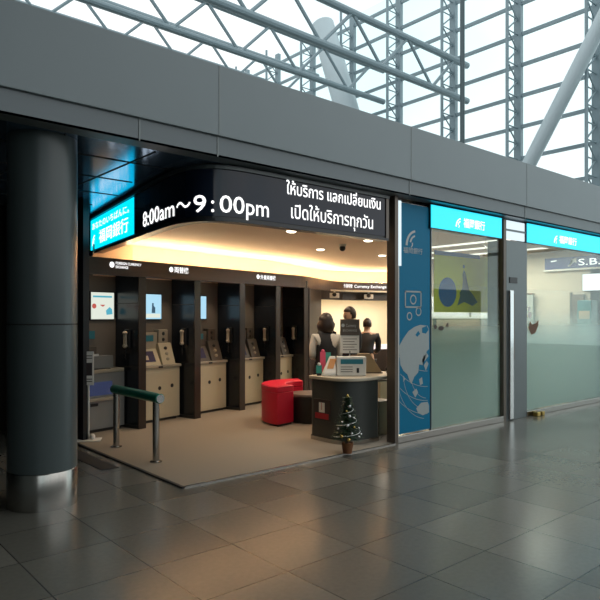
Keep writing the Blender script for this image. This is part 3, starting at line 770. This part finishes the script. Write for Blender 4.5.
# stickers on glass, brass lock
for i,(x,z,w_,hh) in enumerate(((6.60,1.42,.06,.06),(6.72,1.40,.12,.06),(6.86,1.44,.05,.06))):
    o=MB().prism([(x+w_/2*math.cos(a*PI/8),a and z+hh/2*math.sin(a*PI/8) or z) for a in range(16)],0,.001,lambda q:(q[0],YF+.012-q[2],q[1])).build('window_sticker','sticker')
    tag(o,('small dark round sticker nearest the blue banner on the glass','wider dark sticker in the middle of three on the glass','dark round sticker furthest from the blue banner on the glass')[i],'sticker','dark stickers on the first glass bay')
r=empty('reindeer_sticker',(8.98,YF+.008,1.25),0,'brown and white festive sticker on the glass beside the pillar','sticker')
polys_on('brown_shape',[[(0,.12),(.12,.02),(.3,.05),(.42,.16),(.44,.25),(.32,.2),(.15,.18),(.05,.24)]],'stickbrown',r,lambda u,v:(u*.7,-.0,v))
polys_on('white_shape',[disc(.03,.33,.05),disc(.0,.43,.035)],'snow',r,lambda u,v:(u,0,v))
r=empty('floor_lock',(9.05,YF-.09,0),0,'small brass floor lock at the foot of the glass by the pillar','floor lock')
MB().box(-.05,.05,-.04,.04,0,.07).build('body','brass',r,bevel=.01); MB().box(.12,.20,-.03,.03,0,.06).build('stop','brass',r,bevel=.01)

# glazed room interior
st(MB().box(12.0,12.1,4.98,8.9,0,2.86).build('wall_right','roomwall'))
st(MB().box(10.75,12.0,8.75,8.85,0,2.86).build('wall_back','roomwall'))
st(MB().box(12.0,34,4.98,5.3,0,3.03).build('wall_beyond','roomwall'))
st(MB().wall([(10.78,8.80),(11.2,8.95)],0,2.6,.1).build('wall_joint','roomwall'))
for i,(x,y0,y1,z) in enumerate(((9.3,5.3,8.0,2.855),(10.1,5.3,8.2,2.855),(11.0,5.3,8.4,2.855))):
    o=MB().box(x,x+.05,y0,y1,z-.02,z+.006).build('strip_light','strip'); tag(o,'thin ceiling strip light in the glazed room, '+('nearest the pillar','in the middle','nearest the navy sign')[i],'strip light','strip lights in the glazed room')
pr=empty('hanging_poster',(7.72,5.45,1.62),0,'olive yellow hanging poster with a blue disc and slate figure behind the glass','poster')
MB().box(-.44,1.02,0,.012,0,.88).build('sheet','yellow',pr)
MB().box(-.44,.72,-.006,.0,.84,.90).build('blue_band','pblue',pr)
polys_on('blue_disc',[disc(-.12,.30,.22,28)],'pblue',pr,lambda u,v:(u,-.002,v))
polys_on('figure',[[(.12,.10),(.30,.16),(.52,.10),(.66,.16),(.56,.26),(.44,.34),(.35,.40),(.325,.52),(.34,.60),(.29,.66),(.255,.58),(.27,.48),(.25,.36),(.18,.30),(.20,.22)],disc(.29,.70,.03)],'pdark',pr,lambda u,v:(u,-.003,v))
for x in (-.35,.9): MB().tube((x,.006,.88),(x,.006,1.25),.004,seg=6).build('wire','chrome',pr)
# white panel painted in as the hall windows' reflection & grey cabinets
r=empty('hall_window_reflection',(10.6,6.97,0),R_(-35),'white panel on legs painted in as the reflected hall windows, deep in the glazed room','display board')
MB().box(-.95,.75,0,.05,1.52,1.95).build('board','winrefl',r,bevel=.004)
MB().box(-.98,.78,-.02,.0,1.49,1.52).build('ledge','glass',r)
for x in (-.8,.6): MB().box(x-.03,x+.03,0,.05,0.012,1.52).build('leg','greypost',r)
MB().box(-.1,-.06,-.01,0,1.55,1.9).build('stroke','greyp',r)
r=empty('office_cabinet',(10.6,6.97,.012),R_(-35),'grey low office cabinet under the white reflection panel','cabinet')
MB().box(-.7,.5,.07,.45,0,1.30).build('carcass','greyp',r,bevel=.01)
for x in (-.69,-.09): MB().box(x,x+.57,.055,.07,.04,1.26).build('door','greyp',r,bevel=.006)
# right wall things (faces -X)
def onx(y0): return lambda u,v: (11.94, y0-u, v)
r=empty('navy_sign',(11.97,6.14,2.51),0,'navy blue sign with white arrow and letters high on the glazed room wall','sign')
MB().box(-.03,.03,-1.12,.05,0,.23).build('board','navy',r)
def navy(u,v): return (-.033,.02-u,v)
text_on('lettering','S.B.','white',r,navy,.42,.13,.05,.66,.004)
polys_on('arrow',[[(.44,.05),(.56,.14),(.52,.18),(.62,.2),(.62,.1),(.58,.12),(.47,.03)]],'filmlogo',r,navy)
polys_on('stripe',[[(.1,.15),(.22,.16),(.22,.18),(.1,.17)]],'white',r,navy)
st(MB().box(11.9,12.0,4.98,6.2,2.47,2.505).build('trim_12','paper'))
r=empty('bright_screen',(11.97,5.25,2.05),0,'bright white wall screen below the navy sign','screen')
MB().box(-.03,.03,-.26,.18,0,.34).build('bezel','black',r,bevel=.004); MB().box(-.035,-.03,-.25,.17,.01,.33).build('panel','whitescr',r)
d=empty('door_1',(11.96,5.62,0.012)); st(d)
MB().box(-.02,.03,-.22,.02,0,1.98).build('door_leaf','brownpost',d); MB().box(-.03,.03,.02,.05,0,2.02).build('door_frame','signgrey',d); MB().box(-.04,-.02,-.2,-.17,.95,1.05).build('door_handle','chrome',d)
r=empty('kiosk',(11.6,5.16,.012),0,'teal and grey self service kiosk under the bright screen','kiosk')
MB().box(-.15,.25,-.14,.14,0,1.35).build('body','kiosk',r,bevel=.02); MB().box(-.17,-.15,-.13,.13,1.2,1.85).build('teal_panel','tealk',r,bevel=.01); MB().box(-.175,-.17,-.10,.10,1.5,1.65).build('screen','card',r)
MB().box(-.15,.1,-.13,.13,1.35,1.85).build('head','kiosk',r,bevel=.01)
r=empty('low_partition',(11.88,6.95,.012),0,'grey low partition standing against the beige wall of the glazed room','partition')
MB().box(-.03,.03,-.55,.7,0,2.0).build('panel','greyp',r,bevel=.006); MB().box(-.04,.04,-.56,.71,2.0,2.03).build('cap','steel',r)

# ------------------------------------------------------------------ steel and glass hall structure beyond (plane X=24)
XW=24.; sp=.136*XW
ys=[.431*XW+sp*i for i in range(-3,10)]
zl=[4.3,5.63,6.95,8.26,9.59,10.9,12.2,13.5,14.8,16.1,17.4]
for i,y in enumerate(ys):
    r=empty('lattice_column',(XW,y,0),0,'grey lattice steel column in the hall window wall','lattice column','lattice columns of the window wall')
    MB().box(-.10,.10,-.16,.16,0,18).build('main_post','truss',r)
    MB().tube((-.9,0,0),(-.9,0,18),.07,seg=8).build('inner_chord','truss',r)
    mb=MB(); z=3.6; q=0
    while z<17: mb.tube((-.9 if q else -.1,0,z),(-.1 if q else -.9,0,z+.66),.035,seg=6); mb.tube((-.9,0,z),(-.1,0,z),.03,seg=6); z+=.66; q^=1
    mb.build('lattice','truss',r)
for i,z in enumerate(zl):
    r=MB(); r.box(XW-.06,XW+.06,ys[0]-6,ys[-1]+6,z-.07,z+.07)
    tag(r.build('window_rail','truss'),'horizontal grey glazing rail running across the hall window wall','glazing rail','rails of the window wall')
st(MB().box(XW+.08,XW+.1,ys[0]-6,ys[-1]+6,0,18).build('window_4','farglass'))
sc_=((3.1,2.5),(10.2,3),(3,1),(0,0))
for i,(y0,z0,y1,z1,rad,m_) in enumerate(((12.3,7.8,10.8,10.27,.28,'trussp'),(22.33,12.4,22.77,13.6,.62,'trussp'),(15.1,9,15.1,12,.10,'farpost'),(18.9,9.4,17.7,8.5,.06,'truss'))):
    o=MB().tube((XW-1.3-.3*i,y0-(y1-y0)*sc_[i][0],z0-(z1-z0)*sc_[i][0]),(XW-1.3-.3*i,y1+(y1-y0)*sc_[i][1],z1+(z1-z0)*sc_[i][1]),rad,seg=20).build('raking_tube',m_,smooth=True)
    tag(o,('pale blue inclined tube column in front of the window wall','thick pale inclined tube where the window wall meets the roof','dark upright pipe standing inside the window wall','short thin diagonal brace above the bulkhead')[i],'inclined column')
# roof trusses above the shop block
for i,(y,z) in enumerate(((16,11.3),(21,12.6),(26,13.8),(31,15))):
    r=empty('roof_truss',(0,y,z),0,'dark steel roof truss crossing high above the shop','roof truss','roof trusses of the hall')
    MB().tube((-6,0,0),(23.8,0,0),.14,seg=10).build('bottom_chord','truss',r); MB().tube((-6,0,1.6),(23.8,0,1.6),.14,seg=10).build('top_chord','truss',r)
    mb=MB(); x=-6; q=0
    while x<22: mb.tube((x,0,0 if q else 1.6),(x+1.6,0,1.6 if q else 0),.07,seg=6); x+=1.6; q^=1
    mb.build('lattice','truss',r)

# ------------------------------------------------------------------ people
def skin_mesh(name, chains, m, parent, sub_=2):
    """chains: list of lists of ((x,y,z), r); first vertex of first chain is the root; equal points are shared"""
    idx={}; V=[]; Rr=[]; E=[]; roots=[]
    for ch in chains:
        prev=None
        for p,rr in ch:
            key=tuple(round(c,4) for c in p)
            if key not in idx:
                idx[key]=len(V); V.append(p); Rr.append(rr)
                if prev is None: roots.append(idx[key])
            k=idx[key]
            if prev is not None: E.append((prev,k))
            prev=k
    me=bpy.data.meshes.new(name); me.from_pydata(V,E,[]); 
    o=bpy.data.objects.new(name,me); COL.objects.link(o)
    md=o.modifiers.new('skin','SKIN'); md.use_smooth_shade=True
    if not me.skin_vertices: me.attributes  # ensured by modifier
    bm=bmesh.new(); bm.from_mesh(me); lay=bm.verts.layers.skin.verify()
    bm.verts.ensure_lookup_table()
    for i,v in enumerate(bm.verts):
        rr=Rr[i]; v[lay].radius=(rr if isinstance(rr,tuple) else (rr,rr)); v[lay].use_root = i in roots
    bm.to_mesh(me); bm.free()
    s_=o.modifiers.new('sub','SUBSURF'); s_.levels=sub_; s_.render_levels=sub_
    dg=bpy.context.evaluated_depsgraph_get(); dg.update()
    m2=bpy.data.meshes.new_from_object(o.evaluated_get(dg)); bpy.data.objects.remove(o)
    m2.materials.clear(); m2.materials.append(M[m]); m2.polygons.foreach_set('use_smooth',[True]*len(m2.polygons))
    ob=bpy.data.objects.new(name,m2); COL.objects.link(ob); ob.parent=parent; return ob
def person(loc, rz, Hh, label, female, lean=0., arms='down', headturn=0, vest=False):
    """local frame: faces +Y; Hh = height"""
    r=empty('person',loc,rz,label,'person','people at the exchange desk')
    k=Hh/1.65
    def P(x,y,z):                     # lean the upper body forward above the hips
        x*=k;y*=k;z*=k; zh=.92*k
        if z>zh and lean:
            dz=z-zh; c_,s_=math.cos(lean),math.sin(lean); y,z = y*c_+dz*s_, zh+dz*c_-y*s_
        return (x,y,z)
    sh=.175 if female else .195
    arm={}
    for s_ in (-1,1):
        if arms=='front': arm[s_]=[(P(s_*sh,0,1.34),.048),(P(s_*(sh+.025),-.01,1.22),.040),(P(s_*(sh+.03),-.01,1.07),.036),(P(s_*.16,.16,1.04),.034),(P(s_*.09,.27,1.06),.026)]
        elif arms=='reach': arm[s_]=[(P(s_*sh,0,1.34),.05),(P(s_*(sh+.02),.10,1.22),.043),(P(s_*(sh+.01),.20,1.10),.038),(P(s_*.15,.33,1.09),.033),(P(s_*.13,.44,1.09),.026)]
        else: arm[s_]=[(P(s_*sh,0,1.34),.05),(P(s_*(sh+.05),0,1.20),.043),(P(s_*(sh+.07),0,1.06),.038),(P(s_*(sh+.075),.04,.93),.032),(P(s_*(sh+.07),.07,.82),.026)]
    torso=[(P(0,0,.92),.125),(P(0,0,1.05),.112),(P(0,0,1.2),.125),(P(0,-.005,1.33),.10),(P(0,0,1.40),.055),(P(0,.005,1.46),.05)]
    headc=(P(0,.015,1.54))
    leg=lambda s_: [(P(0,0,.92),.125),(P(s_*.085,0,.84),.085),(P(s_*.09,.01,.66),.072),(P(s_*.09,.015,.47),.053),(P(s_*.09,-.01,.30),.052),(P(s_*.09,-.01,.09),.036),(P(s_*.09,.05,.035),.035),(P(s_*.095,.13,.028),.028)]
    chains=[torso+[(headc,.075)],leg(-1),leg(1)]
    for s_ in (-1,1): chains.append([(P(0,-.005,1.33),.10)]+arm[s_])
    # hands: palm then five fingers
    for s_ in (-1,1):
        w0=Vector(arm[s_][-1][0]); el=Vector(arm[s_][-2][0]); d=(w0-el).normalized()
        side=Vector((0,0,1)) if abs(d.z)>.7 else Vector((0,0,1)); side=(Vector((0,1,0)) if abs(d.z)>.7 else Vector((1,0,0)))
        side=(side-d*side.dot(d)).normalized(); nn=d.cross(side)
        palm=w0+d*.055*k
        chains.append([(tuple(w0),.024),(tuple(palm),(.034*k,.016*k))])
        for j,(o_,L_) in enumerate(((-.030,.058),(-.010,.072),(.010,.076),(.030,.066))):
            a=palm+side*o_*k+d*.012*k; b=a+d*L_*.5*k+nn*.006*k; c_=a+d*L_*.92*k+nn*.022*k
            chains.append([(tuple(a),.0095*k),(tuple(b),.0085*k),(tuple(c_),.007*k)])
        a=w0+d*.02*k-side*.024*k; b=a+d*.03*k-side*.025*k; c_=b+d*.03*k-side*.006*k
        chains.append([(tuple(a),.011*k),(tuple(b),.010*k),(tuple(c_),.008*k)])
    body=skin_mesh('body',chains,'skin',r)
    # head: shaped ball joined onto the body mesh, with nose, ears, brow
    hd=MB(); hc_=Vector(P(0,.02,1.555)); kk=k
    hm=Matrix.Translation(hc_) @ Matrix.Rotation(headturn,4,'Z') @ Matrix.Rotation(-lean*.6,4,'X')
    bm=hd.bm; bmesh.ops.create_uvsphere(bm,u_segments=24,v_segments=16,radius=1)
    for v in bm.verts:
        x,y,z=v.co; jaw=1-.28*max(0,-z)**1.3; v.co=Vector((x*.074*jaw, y*.092*(1-.12*max(0,-z)), z*.112))*kk
        if y>0.2: v.co.y*=.95
    def add(c_,r_,sc): bmesh.ops.create_uvsphere(bm,u_segments=10,v_segments=6,radius=1,matrix=Matrix.Translation(Vector(c_)*kk)@Matrix.Diagonal((*[q*r_*kk for q in sc],1)))
    add((0,.092,-.012),.016,(.7,.9,1.3))
    for s_ in (-1,1): add((s_*.075,-.005,-.005),.026,(.35,.7,1.1)); add((s_*.028,.076,.008),.012,(1.3,.6,.6))
    add((0,.080,-.052),.018,(1.2,.5,.35))
    bmesh.ops.transform(bm,matrix=hm,verts=bm.verts)
    hm_o=hd.build('head','skin',body,smooth=True)
    # eyes and brows
    ey=MB()
    for s_ in (-1,1): ey.ball(tuple(hm@(Vector((s_*.028,.083,.008))*kk)),.007*kk,(1.5,.6,.8))
    ey.build('eyes','black',hm_o)
    # hair cap
    hr=MB(); bm=hr.bm; bmesh.ops.create_uvsphere(bm,u_segments=28,v_segments=18,radius=1)
    for v in list(bm.verts):
        x,y,z=v.co
        if female:
            sx=.108+(.014 if z<0 else 0); fl=1+.30*max(0,-z)**.8; zz=max(z,-.80); v.co=Vector((x*sx*fl*(1+.05*math.sin(9*x+5*z)),y*.120*fl-.016, zz*.130+.014-.085*max(0,-zz)))*kk
        else: v.co=Vector((x*.088,y*.106-.012,z*.122+.016))*kk
    dele=[v for v in bm.verts if (v.co.y>.045*kk and v.co.z<.050*kk) or (not female and v.co.z<-.06*kk) or (not female and v.co.z<.0*kk and v.co.y>.03*kk)]
    bmesh.ops.delete(bm,geom=dele,context='VERTS')
    bmesh.ops.transform(bm,matrix=hm,verts=bm.verts)
    h_=hr.build('hair','hair',r,smooth=True); so=h_.modifiers.new('t','SOLIDIFY'); so.thickness=.012; so.offset=-1
    # clothes: jacket/shirt over torso and arms
    g_=.014
    tc_=[(p,(q if isinstance(q,float) else q[0])+g_) for p,q in torso[:4]]
    tc_[0]=(tc_[0][0],.135+g_); tc_=[(p,q+.008) for p,q in tc_]+[(P(0,0,1.375),.088)]
    cl=[tc_]
    for s_ in (-1,1): cl.append([tc_[3]]+[(p,q+g_) for p,q in arm[s_][:-1]]+[(tuple(Vector(arm[s_][-2][0]).lerp(Vector(arm[s_][-1][0]),.8)),.034)])
    skin_mesh('shirt' if vest else 'jacket', cl, 'shirt' if vest else 'suit', r)
    if vest:
        vt=[(p,q+.018) for p,q in tc_]; skin_mesh('waistcoat',[vt+[(P(0,0,1.37),.085)], [vt[3],(P(-.125,0,1.325),.086)],[vt[3],(P(.125,0,1.325),.086)]],'suit',r)
    cs=MB()
    if female:
        prof=[(.15,.98),(.17,.88),(.175,.75),(.165,.52),(.16,.515),(.0,.52)]
        cs.lathe([(a*k,b*k) for a,b in prof],seg=24); sk=cs.build('skirt','suit',r,smooth=True)
        sk.scale=(1.1,.85,1)
    else:
        cs.bm.free(); skin_mesh('trousers',[[(P(0,0,.95),.145)]+[(p,q+.02) for p,q in leg(s_)[1:6]] for s_ in (-1,1)],'suit',r)
    col=MB(); 
    for s_ in (-1,1): col.ball((s_*.092*k,.06*k,.035*k),.045*k,(.95,2.4,.85))
    col.build('shoes','black',r,smooth=True)
    if not vest:
        c2=MB(); p_=Vector(P(0,.0,1.40)); c2.lathe([(.062*k,-.02),(.058*k,.03),(.052*k,.03)],tuple(p_),20); c2.build('collar','shirt',r,smooth=True)
    return r
# heading: rz rotates +Y facing
person((5.81,6.18,.012),R_(-28),1.555,'woman with dark bobbed hair in a black waistcoat and white shirt, back turned',True,0,'front',0,True)
person((6.45,6.34,.012),R_(75),1.655,'person in a black suit facing the woman, behind the desk notice',False,0,'front',R_(8))
person((7.95,7.42,.012),R_(-55),1.50,'person in a black suit leaning forward towards the glowing counter',False,.22,'reach',0)
person((8.75,7.0,.012),R_(120),1.58,'dark haired person in black mostly hidden by the bronze post',True,0,'front',0)

# ------------------------------------------------------------------ lights
def area(loc, rot, sx, sy, en, colr, name):
    l=bpy.data.lights.new(name,'AREA'); l.shape='RECTANGLE'; l.size=sx; l.size_y=sy; l.energy=en; l.color=colr
    o=bpy.data.objects.new(name,l); COL.objects.link(o); o.location=loc; o.rotation_euler=rot; return o
def spot(loc,en,colr,ang=110,rad=.05):
    l=bpy.data.lights.new('downlight_lamp','SPOT'); l.energy=en; l.color=colr; l.spot_size=R_(ang); l.spot_blend=.6; l.shadow_soft_size=rad
    o=bpy.data.objects.new('downlight_lamp',l); COL.objects.link(o); o.location=loc; return o
W=(1.,.80,.58)
for x,y in ((4.79,5.71),(6.42,6.95),(6.16,5.71),(7.84,6.95),(5.2,6.9)): spot((x,y,2.57),42,W)
for k in (-.45,.62,1.6,2.6): spot(tuple(rw(k,.12,2.2)),10,W,100,.03)
area((11.1,10.6,2.08),(0,0,R_(-35)),2.2,1.4,70,(1,.90,.74),'office_ceiling_lamp')
for x in (9.3,10.1,11.0): area((x+.03,6.8,2.82),(0,0,0),.1,2.6,45,(1,.93,.83),'strip_lamp')
